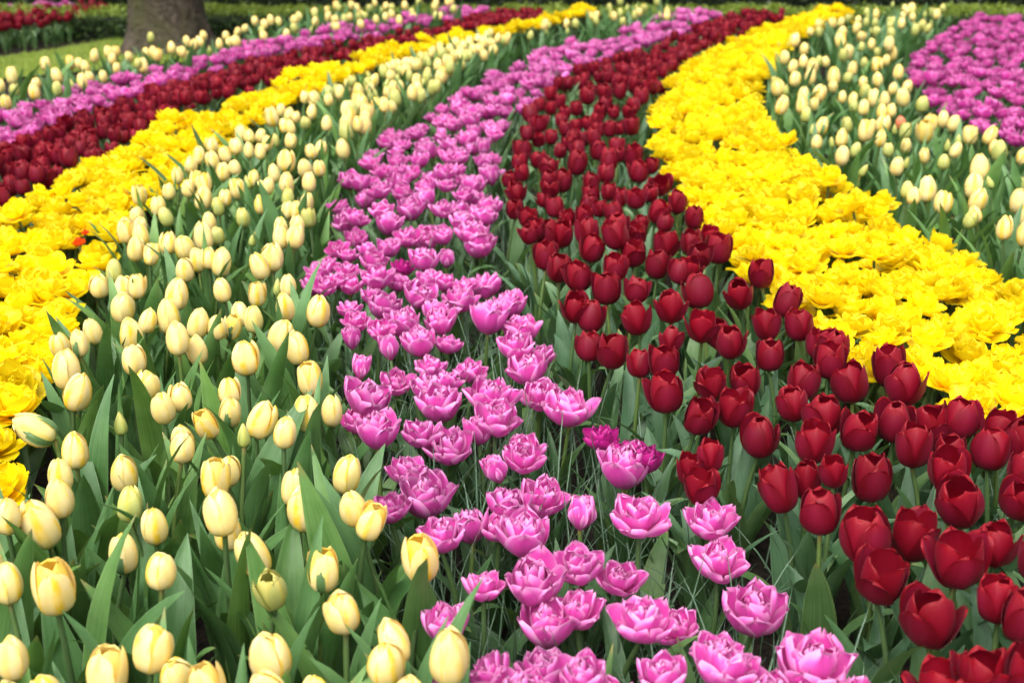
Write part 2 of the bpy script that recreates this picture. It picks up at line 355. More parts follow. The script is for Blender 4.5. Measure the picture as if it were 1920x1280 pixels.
LAWN = [unproj(px, py, 0)[:2] for px, py in ((-420, 215), (-150, 178), (0, 152), (120, 140), (260, 128), (470, 108), (470, 96), (222, 74), (150, 88), (0, 112), (-150, 137), (-420, 172))]
def inside(poly, x, y):
    c = False; n = len(poly)
    for i in range(n):
        (x1, y1), (x2, y2) = poly[i], poly[i-1]
        if (y1 > y) != (y2 > y) and x < (x2-x1)*(y-y1)/(y2-y1)+x1: c = not c
    return c
lm = bpy.data.meshes.new('lawn'); lm.from_pydata([(x, y, 0.012) for x, y in LAWN], [], [list(range(len(LAWN)))]); lm.materials.append(M['lawn'])
link('lawn', lm, kind='structure')
def blades(points, hmin, hmax, wid):
    n = len(points); P = np.array(points); a = nrng.uniform(0, 6.28, n); h = nrng.uniform(hmin, hmax, n); ln = nrng.uniform(0, 0.6, n); la = nrng.uniform(0, 6.28, n)
    d = np.stack([np.cos(a), np.sin(a), 0*a], 1)*wid/2; tip = P + np.stack([np.cos(la)*ln*h, np.sin(la)*ln*h, h], 1)
    V = np.stack([P-d, P+d, tip+d*0.15, tip-d*0.15], 1).reshape(-1, 3)
    return Shape(V, np.arange(4*n).reshape(-1, 4), np.tile([(0, 0), (1, 0), (1, 1), (0, 1)], (n, 1)))
xs = [p[0] for p in LAWN]; ys = [p[1] for p in LAWN]; pts = []
while len(pts) < 9000:
    x, y = rnd.uniform(min(xs), max(xs)), rnd.uniform(min(ys), max(ys))
    if inside(LAWN, x, y): pts.append((x, y, 0.012))
link('grass', mesh_from('grass', blades(pts, 0.012, 0.03, 0.006), [M['grassblade']]), kind='stuff', label='short mown lawn grass between the beds by the tree', category='grass')

def hedge(name, x0, x1, y0, y1, z1, n, size, mat, label, bumpy, young=False, cat='hedge'):
    root = link(name, None, label=label, category=cat); root.location = ((x0+x1)/2, (y0+y1)/2, 0)
    cx, cy = (x0+x1)/2, (y0+y1)/2
    ins = 0.05
    X0, X1, Y0, Y1, Z = x0-cx+ins, x1-cx-ins, y0-cy+ins, y1-cy-ins, z1-ins
    V = [(a, b, c) for c in (0, Z) for a, b in ((X0, Y0), (X1, Y0), (X1, Y1), (X0, Y1))]
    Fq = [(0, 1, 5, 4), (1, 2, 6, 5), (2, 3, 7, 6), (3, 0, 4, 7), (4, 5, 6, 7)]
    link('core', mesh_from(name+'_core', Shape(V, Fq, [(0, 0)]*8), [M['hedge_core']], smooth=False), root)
    af = (x1-x0)*z1; at = (x1-x0)*(y1-y0); ft = at/(af+at)
    top = nrng.random(n) < ft
    px = nrng.uniform(x0-cx, x1-cx, n)
    lump = bumpy*(np.sin(px*7.1)+np.sin(px*17.3+1)+np.sin(px*3.1+2))/3
    py = np.where(top, nrng.uniform(y0-cy, y1-cy, n), y0-cy + nrng.normal(0, 0.025, n) + lump)
    pz = np.where(top, z1 + nrng.normal(0, 0.014, n) + lump*0.7, nrng.uniform(0.02, 1, n)*z1)
    P = np.stack([px, py, pz], 1)
    d1 = nrng.normal(size=(n, 3)); d1 /= np.linalg.norm(d1, axis=1)[:, None]
    d2 = np.cross(d1, nrng.normal(size=(n, 3))); d2 /= np.linalg.norm(d2, axis=1)[:, None]
    sz = size*nrng.uniform(0.6, 1.3, n)[:, None]
    V = np.stack([P-d1*sz, P+d2*sz*.45, P+d1*sz, P-d2*sz*.45], 1).reshape(-1, 3)
    sh = np.repeat(nrng.random(n), 4); yo = np.repeat(np.clip((pz-z1+0.028)/0.03, 0, 1)*nrng.uniform(.5, 1, n), 4)
    link('foliage', mesh_from(name+'_leaves', Shape(V, np.arange(4*n).reshape(-1, 4), np.tile([(0, 0), (1, 0), (1, 1), (0, 1)], (n, 1))), [mat], extra={'shade': sh, 'young': yo}, smooth=False), root, kind='stuff')
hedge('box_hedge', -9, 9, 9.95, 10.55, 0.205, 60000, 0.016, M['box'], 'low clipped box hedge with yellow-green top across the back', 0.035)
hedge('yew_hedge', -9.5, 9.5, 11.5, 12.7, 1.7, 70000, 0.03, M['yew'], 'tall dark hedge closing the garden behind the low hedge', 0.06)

def tree():
    bx, by, _ = unproj(298, 104, 0)
    root = link('tree', None, label='thick mossy tree trunk rising between lawn and cream tulips', category='tree'); root.location = (bx, by+0.28, 0)
    n, m = 64, 70; V, U = [], []
    r = np.random.default_rng(3); ph = r.uniform(0, 6.28, 12)
    for i in range(m+1):
        z = -0.05 + 4.0*(i/m)**1.35
        for k in range(n):
            a = 2*math.pi*k/n
            fl = 0.11*math.exp(-max(z, 0)/0.13)*(1+0.35*math.sin(5*a+ph[0])+0.25*math.sin(3*a+ph[1]))
            rr = 0.265 - 0.020*z + fl + 0.010*math.sin(4*a+ph[2]) + 0.014*math.sin(2*a+ph[3]+.4*z)
            rr += 0.013*abs(math.sin(11*a+1.4*math.sin(3*z+ph[4]))) + 0.007*math.sin(31*a+ph[5]+4*math.sin(2*z)) + 0.004*math.sin(40*z+6*a)
            V.append((rr*math.cos(a)+0.02*z, rr*math.sin(a), z)); U.append((k/n, z))
    Fq = [(i*n+k, i*n+(k+1) % n, (i+1)*n+(k+1) % n, (i+1)*n+k) for i in range(m) for k in range(n)]
    link('trunk', mesh_from('trunk', Shape(V, Fq, U), [M['bark']]), root)
    tips = []
    for b in range(7):
        a = b*0.9+0.3; L = 2.4; V, U = [], []; base = Vector((0.08, 0, 3.3+0.1*b)); nn, mm = 8, 9; p = base.copy(); d = Vector((math.cos(a)*.7, math.sin(a)*.7, 0.75)).normalized()
        for i in range(mm+1):
            s = i/mm; w = 0.11*(1-s)**.8+0.008; sx = d.cross(Vector((0, 0, 1))).normalized(); sy = d.cross(sx)
            for k in range(nn):
                c = 2*math.pi*k/nn; V.append(tuple(p+sx*w*math.cos(c)+sy*w*math.sin(c))); U.append((k/nn, s))
            p = p + d*L/mm; d = (d+Vector((r.uniform(-.2, .2), r.uniform(-.2, .2), r.uniform(-.05, .15)))).normalized()
            if i > 3: tips.append(p.copy())
        Fq = [(i*nn+k, i*nn+(k+1) % nn, (i+1)*nn+(k+1) % nn, (i+1)*nn+k) for i in range(mm) for k in range(nn)]
        link('limb', mesh_from('limb', Shape(V, Fq, U), [M['bark']]), root)
    n = 2600; T = np.array([tuple(t) for t in tips]); P = T[nrng.integers(0, len(T), n)] + nrng.normal(0, 0.28, (n, 3))
    d1 = nrng.normal(size=(n, 3)); d1 /= np.linalg.norm(d1, axis=1)[:, None]; d2 = np.cross(d1, nrng.normal(size=(n, 3))); d2 /= np.linalg.norm(d2, axis=1)[:, None]
    V = np.stack([P-d1*.035, P+d2*.018, P+d1*.035, P-d2*.018], 1).reshape(-1, 3)
    link('crown', mesh_from('crown', Shape(V, np.arange(4*n).reshape(-1, 4), np.tile([(0, 0), (1, 0), (1, 1), (0, 1)], (n, 1))), [M['treeleaf']], extra={'shade': np.repeat(nrng.random(n), 4)}, smooth=False), root, kind='stuff')
tree()

# ------------------------------------------------------------------ where the tulips stand
# bloom positions read off the garden by area: (origin x, y, step) then x, y, width; g = green bud or greenish, t/T = tips towards left/right
def parse(ox, oy, k, txt):
    out = []
    for it in txt.split(';'):
        it = it.strip()
        if not it: continue
        p = it.split(','); fl = p[3] if len(p) > 3 else ''
        out.append((ox+float(p[0])*k, oy+float(p[1])*k, float(p[2])*k, fl))
    return out
Z3 = 640/1905.0; ZS = 420/1792.0; ZR = 500/1882.0
CREAM = parse(0, 430, Z3, """700,20,90;785,35,95;760,115,100;845,145,80;940,80,95;1030,105,110;1135,50,115;1105,175,100;1165,165,80;1235,190,120;1030,230,105;1210,40,60,g;1415,45,45,b;
1570,45,100;1650,45,100;1520,160,120;1450,215,110,t;555,320,100;635,240,80,g;690,330,110;765,325,90;685,440,130;985,370,130;1240,345,100;1435,370,100;1550,310,45,b;1610,320,95;1590,440,120;1775,465,130;
825,515,100;940,495,140;1105,530,130;1210,550,90;1165,520,80;1295,555,90,s;1340,480,90;1415,505,115;335,645,105;440,640,110,s;520,575,60;735,600,150;745,730,130;990,615,140;1100,680,120;1565,605,150,T;1660,670,135;
1370,720,150;375,790,170;435,915,160,T;820,870,130;910,1000,145;1005,940,125;1730,845,140;1280,905,100;1285,1025,135,s;1155,1095,120;1205,1040,60,g;1460,1070,160,T;1710,1040,170;1850,1020,130;1590,1140,110;
1360,1130,65,b;1790,1110,60,b;670,1065,90,b;205,1120,175,W;420,1240,155;1020,1185,135""") \
 + parse(0, 850, Z3, """340,130,130;335,258,165;430,205,80,b;695,118,165;1020,-35,110;725,290,145,g;865,410,160;1200,150,165;1275,100,120;1235,340,190;1270,445,150;1640,195,155;1700,320,185;45,355,110;225,405,210;
45,735,110;300,760,230;690,560,175,s;895,655,130;1010,690,200;1410,570,200,t;1515,775,135,g;1630,880,200,T;1805,665,175,s;70,1150,150;850,1090,210;790,1215,200;600,1245,220;990,1260,190;1160,1310,170;1505,1150,230;
1500,1340,180;260,1340,170;1760,1370,190;60,1400,180;1250,1420,180""") \
 + parse(640, 850, Z3, "30,120,170;65,310,165;165,390,110,T;440,600,200;5,890,190;295,1060,190;245,1180,200;600,1150,240;380,1370,200") \
 + parse(200, 130, ZS, """260,1015,120;415,1095,125;240,1175,95;475,1190,80,g;150,1250,110;270,1265,110;565,860,90;500,980,95;650,960,95;715,890,90;780,920,120;775,1040,145;675,775,110;745,695,105;850,735,110;840,610,100;
950,690,75;935,825,120;1025,790,75;1035,620,110;1075,520,110;1145,540,80;1230,540,75;1140,655,95;1230,665,95;1285,600,80;1340,585,60,g;1325,390,120;1395,330,70;1460,370,90;1515,385,80;1420,460,80;1470,470,90;1470,575,100;
1590,435,75,g;1640,350,90;1585,230,70;1660,250,100;1775,250,80;1760,440,90;1740,510,70;1710,640,95;1635,660,80;1435,740,140;1585,795,120;1700,800,100;1620,910,115;1340,840,110;1440,920,125;1290,940,100;1225,970,90;
1175,880,80;1120,890,55,b;1230,1090,115;1305,1090,45,b;1045,965,120;950,1030,60;890,1110,105,g;1090,1195,95,g;820,1230,120;1600,1070,115;1450,1030,75,g;1455,1130,100;1520,1140,60;1615,1195,85,g;1395,1270,100;1525,1260,110""") \
 + parse(1420, 60, ZR, """265,60,90;330,125,65;195,185,75;250,250,75;325,215,70;390,250,90;375,320,90;435,210,50,g;485,215,60,s;590,65,90;735,35,65;640,150,100;605,170,70,g;755,225,60,g;805,90,60;845,150,50,g;735,110,50,g;930,90,80;
950,160,85;910,205,60;845,240,80;670,265,75;640,325,65,g;540,320,100;535,390,70;265,335,85;150,400,95;125,360,60,g;205,400,50,b;325,450,80;435,435,105;315,520,95;400,515,70;175,525,100;345,590,80,g;600,465,60;675,480,75;
680,525,75,g;745,360,60;765,430,85,g;820,475,95;750,540,85;850,345,80;995,290,80;955,405,65;1060,390,75;1030,470,110;900,480,80;865,490,40,b;880,570,80;945,560,75;890,655,100;815,670,70;765,705,110;1015,650,70,o;1045,705,85,g;
970,680,40,b;635,665,85,g;455,670,95,s;390,680,50,b;420,780,75;525,770,40,b;595,755,95;600,880,105;690,840,55,g;760,965,65,b;925,835,80,g;870,760,90;1050,810,65;1055,915,50,b;985,955,100;1175,880,60;1165,515,90,g;1180,715,120;
1225,650,90;1310,625,90;1385,650,90;1345,790,60,b;1420,755,60,b;1500,735,100;1640,735,100;1710,850,110,g;1670,820,60;1315,920,75,g;1400,840,80,T;1570,970,140;1530,1090,140;1635,1050,60,b;1555,1195,125;1195,1120,130;
1060,1115,70,g;1105,1160,70;1310,1205,125;1535,1290,90;1870,1060,65,b;1875,890,90;1850,1200,140""") \
 + parse(1500, 380, ZS, "1365,140,95,gT;1635,210,140;1795,265,140;1900,60,130;1960,330,130;2050,180,130")
PINK = parse(640, 430, Z3, """85,70,110;40,150,100;150,130,110;265,125,110;375,60,150;470,80,160;570,55,120;735,40,190;770,110,180;180,200,150;465,195,160;590,180,120;340,225,100,d;40,235,90;200,285,180;50,325,140;320,310,110;500,305,110;
575,310,110;800,325,240;690,320,90;435,395,180;665,410,190;935,450,180;185,385,140;240,455,180;45,450,130;80,530,140;540,470,200;820,525,220;60,625,100,c;215,575,130;345,555,190;555,540,180;1000,590,200;270,680,170,c;440,660,190;600,650,160;
975,680,190;1115,710,170;110,790,130,c;500,780,190;725,800,190;1055,810,220;310,875,180;590,850,130;485,910,190;550,1010,240;835,960,270;1110,945,230;1270,1025,280;860,1080,260;770,1150,130;140,980,250;90,1090,180;200,1160,240;445,1150,230;
600,1240,260;1455,1185,190,d;1020,1250,220;1630,1290,120,d;-20,120,120;-70,200,120;-120,260,120;-90,330,130;-40,400,130;-150,330,100;-20,300,110""") \
 + parse(640, 850, Z3, """375,120,210;470,280,300;270,330,150;600,50,250;870,110,200,c;1020,50,210;1580,120,280;1690,60,120,d;1120,260,290;930,320,220;720,440,220;1020,500,290;880,430,160;1340,360,240,c;1660,370,330;1700,550,340;
560,490,190;600,640,220;795,750,240;1080,760,310;1330,640,290;1560,720,220;1310,890,300;1150,1000,310;1680,960,320;1880,980,240;590,990,230;830,1240,200;1130,1240,300;1340,1290,200;1800,1280,260;560,1380,220;1000,1400,300;1500,1400,300""") \
 + parse(1280, 850, Z3, "150,400,270;200,610,330;400,920,330;200,1110,230;240,1230,350;720,1230,390;480,1400,330;950,1420,330")
RED = parse(640, 430, Z3, """1050,30,100;1150,40,140;1230,30,130;1140,150,140;1215,220,140;1325,270,140;1400,115,130;1375,20,140;1530,30,150;1640,30,120;1625,135,140;1810,85,140;1765,200,140;1525,220,130;1480,330,170;1650,340,130;1890,240,120;1310,440,150;
1395,490,155;1645,505,155;1840,435,160;1385,660,140;1515,685,170;1665,750,140;1840,620,130;1800,740,170;1810,920,190""") \
 + parse(1280, 430, Z3, """200,110,150;100,150,120;145,40,110;50,80,120;40,230,130;440,250,140;85,350,170;315,365,150;580,410,150;110,545,160;200,590,150;265,635,160;470,535,155;650,535,160;485,705,155;770,640,160;850,660,170;820,735,180;1155,780,190;
1240,870,210;675,850,180;930,860,210;160,870,160;350,850,170;290,1000,190;95,1050,180;615,980,170;785,1050,210;430,1165,200;735,1190,210;985,1130,200;1185,1080,205;1380,1110,210;1550,1060,200;1765,1130,200;1890,1190,200;1290,1220,200;1720,1230,210;1490,1250,180;155,1275,80""") \
 + parse(1280, 850, Z3, """100,190,180;40,100,120;540,215,215;690,160,170;840,105,90;1050,150,220;1480,100,210;1920,110,200;1880,260,200;765,330,220;980,280,190;1020,470,280;1290,460,255;1545,280,250;1110,700,255;1540,600,310;1740,510,220;1380,920,330;
1760,820,230;1900,930,240;2000,600,250;1680,1250,300;1960,1250,300;1480,1330,320""") \
 + parse(900, 150, ZS, """340,560,150;320,660,130;335,750,120;240,800,120;290,900,150;280,1040,140;405,270,150;480,200,100;475,350,130;380,430,110;465,480,110;570,460,110;565,110,110;570,230,100;640,180,100;690,50,100;770,230,110;680,270,100;650,330,110;770,370,110;
860,350,100;930,320,110;680,400,100;740,460,110;940,400,120;1040,400,110;1110,390,100;1210,370,140;910,470,120;830,480,100;640,570,110;700,510,100;780,560,130;470,640,130;550,700,140;775,675,160;950,570,140;1090,530,120;1110,600,110;1030,650,150;
1010,750,140;1230,620,150;1270,740,150;1370,690,120;550,800,130;660,820,150;570,870,140;510,960,110;600,1020,150;890,840,140;890,920,140;1030,900,130;1125,950,125;1250,950,150;1370,910,120;1450,850,150;1580,990,150;1430,1060,170;1710,1110,150;
1070,1060,160;870,1010,140;960,1030,130;700,1110,130;830,1110,150;870,1200,170;1100,1180,190;1280,1170,130;1480,1150,130;390,1110,150;450,1200,140;560,1240,160;1000,100,130;860,130,130;1120,100,110;1000,200,120;1070,260,100;960,260,110;1190,260,110;
1230,200,110;1290,130,130;1240,50,120""")
YELLOW_ODD = [(148, 455, 34, 'o'), (160, 436, 16, 'o'), (1570, 14, 30, 'tall'), (327, 222, 42, 'tall')]

ZC = {'cream': 0.310, 'pink': 0.232, 'red': 0.292, 'yellow': 0.252}       # height of the middle of the bloom
WID = {'cream': 0.054, 'pink': 0.082, 'red': 0.060, 'yellow': 0.108}
GAP = {'cream': 0.078, 'pink': 0.086, 'red': 0.072, 'yellow': 0.064}
# outlines of the bands at bloom height, in the order the photograph shows them
BANDS = {
 'outer cream band': ('cream', [(-160, 162), (0, 132), (120, 118), (190, 104), (300, 86), (380, 70), (470, 48), (560, 26), (640, 12), (760, 8), (850, 4), (860, 20), (800, 30), (700, 45), (600, 55), (500, 70), (400, 90), (310, 115), (190, 150), (40, 182), (0, 195), (-160, 240)]),
 'outer pink band': ('pink', [(-160, 275), (0, 222), (90, 195), (150, 170), (220, 150), (300, 130), (380, 112), (490, 90), (560, 70), (620, 58), (700, 50), (760, 38), (850, 22), (890, 17), (920, 26), (850, 38), (750, 55), (640, 75), (560, 95), (500, 105), (400, 130), (300, 160), (230, 185), (180, 205), (100, 235), (50, 255), (0, 278), (-160, 340)]),
 'outer red band': ('red', [(-160, 352), (0, 288), (50, 268), (100, 247), (180, 218), (230, 197), (300, 172), (400, 142), (500, 117), (560, 105), (640, 89), (750, 67), (850, 46), (920, 28), (1000, 22), (1030, 30), (960, 42), (860, 55), (780, 72), (700, 92), (620, 116), (560, 130), (500, 158), (430, 172), (330, 205), (230, 265), (190, 295), (110, 330), (60, 355), (0, 385), (-160, 470)]),
 'left yellow band': ('yellow', [(-160, 490), (0, 400), (60, 376), (120, 350), (155, 315), (240, 275), (300, 240), (350, 222), (420, 198), (460, 185), (560, 140), (620, 127), (680, 110), (740, 90), (830, 72), (900, 58), (1000, 42), (1060, 28), (1100, 12), (1110, 24), (1010, 45), (930, 62), (850, 80), (780, 98), (720, 122), (640, 145), (560, 182), (480, 222), (400, 275), (330, 335), (250, 420), (215, 470), (165, 530), (125, 600), (100, 660), (65, 725), (25, 800), (10, 870), (-60, 960), (-160, 960)]),
 'wide cream band': ('cream', [(-30, 1330), (-30, 930), (0, 905), (40, 790), (95, 700), (115, 640), (180, 540), (235, 440), (330, 345), (400, 285), (480, 232), (560, 192), (640, 155), (720, 132), (780, 105), (850, 88), (930, 68), (1010, 50), (1100, 28), (1150, 10), (1250, 10), (1260, 24), (1220, 32), (1130, 42), (1050, 56), (960, 62), (930, 95), (870, 120), (830, 160), (760, 190), (700, 215), (650, 270), (600, 330), (590, 400), (580, 540), (620, 590), (645, 780), (650, 900), (700, 980), (820, 1050), (880, 1236), (900, 1330)]),
 'wide pink band': ('pink', [(640, 400), (580, 490), (590, 540), (640, 650), (650, 800), (730, 890), (790, 1190), (880, 1330), (1640, 1330), (1590, 1270), (1480, 1160), (1400, 1060), (1370, 990), (1250, 960), (1220, 880), (1110, 780), (1040, 670), (980, 590), (950, 530), (920, 480), (920, 370), (930, 310), (930, 245), (990, 200), (1050, 145), (1120, 112), (1180, 98), (1260, 68), (1330, 40), (1345, 32), (1270, 22), (1225, 42), (1190, 50), (1160, 70), (1080, 85), (1030, 95), (990, 120), (930, 140), (905, 165), (860, 175), (790, 205), (770, 235), (710, 255), (680, 310), (650, 345), (635, 390)]),
 'wide red band': ('red', [(1340, 42), (1265, 75), (1185, 104), (1125, 120), (1055, 152), (1000, 200), (955, 240), (945, 330), (945, 400), (990, 460), (1060, 580), (1090, 650), (1180, 690), (1270, 800), (1270, 920), (1400, 960), (1580, 1020), (1690, 1180), (1740, 1330), (2040, 1330), (2040, 900), (1920, 830), (1830, 760), (1730, 700), (1580, 640), (1490, 560), (1370, 470), (1310, 400), (1260, 350), (1215, 295), (1198, 240), (1215, 180), (1265, 120), (1320, 92), (1390, 60), (1440, 40), (1475, 28), (1420, 26)]),
 'right yellow band': ('yellow', [(1485, 38), (1400, 68), (1335, 102), (1275, 142), (1235, 200), (1228, 260), (1245, 305), (1280, 350), (1305, 388), (1368, 460), (1440, 540), (1520, 590), (1595, 675), (1740, 735), (1850, 800), (2050, 840), (2050, 650), (1920, 550), (1868, 523), (1793, 482), (1703, 438), (1650, 388), (1550, 340), (1505, 300), (1444, 252), (1412, 195), (1432, 145), (1462, 105), (1482, 72), (1550, 42), (1600, 26), (1560, 20)]),
 'right cream band': ('cream', [(1620, 22), (1500, 60), (1480, 110), (1450, 160), (1470, 200), (1520, 240), (1570, 300), (1640, 330), (1740, 390), (1810, 420), (1870, 440), (1920, 460), (2070, 530), (2070, 400), (1920, 330), (1880, 280), (1850, 240), (1780, 220), (1720, 200), (1700, 150), (1712, 100), (1745, 50), (1770, 16), (1700, 12)]),
 'right pink band': ('pink', [(1840, 36), (1770, 66), (1715, 108), (1702, 150), (1742, 190), (1795, 215), (1850, 245), (1920, 290), (2100, 350), (2100, 40), (1920, 36)]),
 'separate back bed': ('red', [(-120, 22), (0, 24), (100, 14), (195, 10), (200, 20), (130, 34), (0, 52), (-120, 64)]),
 'separate back bed pink': ('pink', [(-120, 10), (0, 16), (90, 8), (130, 4), (190, 6), (110, 15), (0, 26), (-120, 30)]),
}
# the stretches read off one by one; elsewhere tulips are set out at the bulbs' spacing
def by_hand(band, px, py):
    if band == 'wide cream band': return (py > 420 and -5 < px and py < 1285) or (py > 185 and px < 640 and py < 1285 and px > 240)
    if band == 'wide pink band': return 430 < py < 1285
    if band == 'wide red band': return 165 < py < 1285 and px < 1925
    if band == 'right cream band': return py > 62 and px < 1925
    return False
tulips = []                # dict: kind, band, x, y, z, px, py, size(px), scale, flag
cells = {}
def near(x, y, d):
    i, j = int(x//0.1), int(y//0.1)
    for a in (-1, 0, 1):
        for b in (-1, 0, 1):
            for (u, v) in cells.get((i+a, j+b), ()):
                if (u-x)**2+(v-y)**2 < d*d: return True
    return False
def add(kind, band, x, y, z, scale, flag=''):
    cells.setdefault((int(x//0.1), int(y//0.1)), []).append((x, y))
    px, py, d = proj(x, y, z)
    tulips.append(dict(kind=kind, band=band, x=x, y=y, z=z, px=px, py=py, size=WID[kind]*scale*F/d, scale=scale, flag=flag))
def hand(kind, lst, bandof):
    for px, py, w, fl in lst:
        z = ZC[kind] + rnd.gauss(0, 0.016)
        x, y, d = unproj(px, py, z)
        if near(x, y, 0.026): continue
        w0 = 0.036 if 'b' in fl else WID[kind]
        sc = min(1.25, max(0.80, w*d/F/w0*1.05))
        add(kind, bandof(px, py), x, y, z, sc, fl)
hand('cream', CREAM, lambda px, py: 'right cream band' if px > 1250 else 'wide cream band')
hand('red', RED, lambda px, py: 'wide red band')
hand('pink', PINK, lambda px, py: 'wide pink band')
for px, py, w, fl in YELLOW_ODD:
    z = ZC['yellow'] + (0.06 if fl == 'tall' else 0.02)
    x, y, d = unproj(px, py, z); add('yellow', 'right yellow band' if px > 1200 else 'left yellow band', x, y, z, (0.42 if w > 20 else 0.25) if fl == 'o' else 0.95, fl)
for band, (kind, poly) in BANDS.items():
    zb = ZC[kind] - (0.10 if band.startswith('separate') else 0.0)
    if band in ('outer red band', 'outer pink band'): zb = ZC['yellow']
    W = [unproj(px, py, zb)[:2] for px, py in poly]
    x0, x1 = min(p[0] for p in W), max(p[0] for p in W); y0, y1 = min(p[1] for p in W), max(p[1] for p in W)
    g = GAP[kind]*(1.7 if band == 'outer cream band' else 0.84 if band.startswith('outer') else 1.0)
    for _ in range(int((x1-x0)*(y1-y0)/(g*g)*9)):
        x, y = rnd.uniform(x0, x1), rnd.uniform(y0, y1)
        if not inside(W, x, y): continue
        px, py, d = proj(x, y, zb)
        if by_hand(band, px, py) or near(x, y, g): continue
        fl = ''
        if kind == 'cream' and py < 62 and band != 'outer cream band':
            if near(x, y, g*1.7): continue
            fl = rnd.choices(['', 'g', 'b'], [0.35, 0.30, 0.35])[0]
        elif kind == 'cream': fl = rnd.choices(['', 'g', 'b'], [0.72, 0.18, 0.10])[0]
        add(kind, band, x, y, zb+rnd.gauss(0, 0.016), rnd.uniform(0.85, 1.12), fl)

# ------------------------------------------------------------------ flower parts, built once and shared
KINDS = ('cream', 'pink', 'red', 'yellow')
NVAR = {'cream': 10, 'red': 10, 'pink': 9, 'yellow': 9}
def variants(kind, nu, nv, seed):
    out = []
    for i in range(NVAR[kind]):
        st = 'bud' if (kind == 'cream' and i >= 8) else 'open' if (kind == 'cream' and i == 7) else ('closed' if kind == 'pink' and i >= 7 else '')
        out.append(bloom_shapes(kind, np.random.default_rng(seed+i), nu, nv, st))
    return out
PETALS, BLOOMS, FARB, LEAVES, LEAFSH = {}, {}, {}, {}, {}
LEAFP = {'cream': (0.330, 0.030, 4, 36), 'red': (0.285, 0.027, 7, 52), 'pink': (0.245, 0.020, 8, 60), 'yellow': (0.22, 0.018, 12, 60)}
for ki, k in enumerate(KINDS):
    vs = variants(k, 10, 10, 100*ki+7)
    PETALS[k] = [([mesh_from(k+'_petal', p, [M[k]]) for p in ps], mesh_from(k+'_inner', join(rest), [M[k]])) for ps, rest in vs]
    vm = variants(k, 6, 6, 100*ki+7)
    BLOOMS[k] = [mesh_from(k+'_bloom', join(ps+rest), [M[k]]) for ps, rest in vm]
    vf = variants(k, 4, 4, 100*ki+7)
    FARB[k] = [join(ps+rest) for ps, rest in vf]
    L, W, t0, t1 = LEAFP[k]
    def lf(i, nu, nv):
        r = np.random.default_rng(900+50*ki+i)
        return leaf_shape(r, L*r.uniform(.75, 1.12), W*r.uniform(.65, 1.2), math.radians(r.uniform(t0*.5, t0*2.0)), math.radians(r.uniform(t1*.4, t1*1.7)), nu, nv, r.uniform(.3, .8), 0.12, 0.9)
    LEAVES[k] = [mesh_from(k+'_leaf', lf(i, 11, 4), [M['leaf_'+k]]) for i in range(14)]
    LEAFSH[k] = [lf(i, 5, 2) for i in range(14)]
STEMS = [mesh_from('stem', stem_shape(0.012*(i % 3), i*1.7), [M['stem']]) for i in range(6)]
STEMSH = stem_shape(0.006, 0, 0.0042, 4, 2)
# a green sheath strip that clings to some cream buds
SHEATH = mesh_from('sheath', cup_petal(np.random.default_rng(4), 0.0262, 0.060, 0.0, 0.30, 0.25, 1.12, 1.10, 3.0, 9, 4, sh=0.86), [M['leaf_red']])

# ------------------------------------------------------------------ labels
ORD = ['first', 'second', 'third', 'fourth', 'fifth', 'sixth', 'seventh', 'eighth', 'ninth', 'tenth', 'eleventh', 'twelfth', 'thirteenth', 'fourteenth', 'fifteenth', 'sixteenth', 'seventeenth', 'eighteenth', 'nineteenth', 'twentieth']
ORD += ['twenty-'+o for o in ORD[:9]] + ['thirtieth'] + ['thirty-'+o for o in ORD[:9]] + ['fortieth'] + ['forty-'+o for o in ORD[:9]]
NAME = {'cream': 'cream_tulip', 'pink': 'pink_double_tulip', 'red': 'red_tulip', 'yellow': 'yellow_double_tulip'}
WORDS = {'cream': 'cream tulip', 'pink': 'pink double tulip', 'red': 'dark red tulip', 'yellow': 'yellow double tulip'}
GROUP = {'cream': 'cream tulips in the curved beds', 'pink': 'pink double tulips in the curved beds', 'red': 'dark red tulips in the curved beds', 'yellow': 'yellow double tulips in the curved beds'}
def in_view(t): return -t['size']*.5 < t['px'] < 1920+t['size']*.5 and -t['size']*.6 < t['py'] < 1280+t['size']*.7
chosen, far, unseen = {}, {}, []
for k in KINDS:
    mine = [t for t in tulips if t['kind'] == k]
    vis = sorted([t for t in mine if in_view(t)], key=lambda t: (not t['flag'] in ('o', 'tall'), -t['size']))
    chosen[k], far[k] = vis[:300], vis[300:] + [t for t in mine if not in_view(t)]
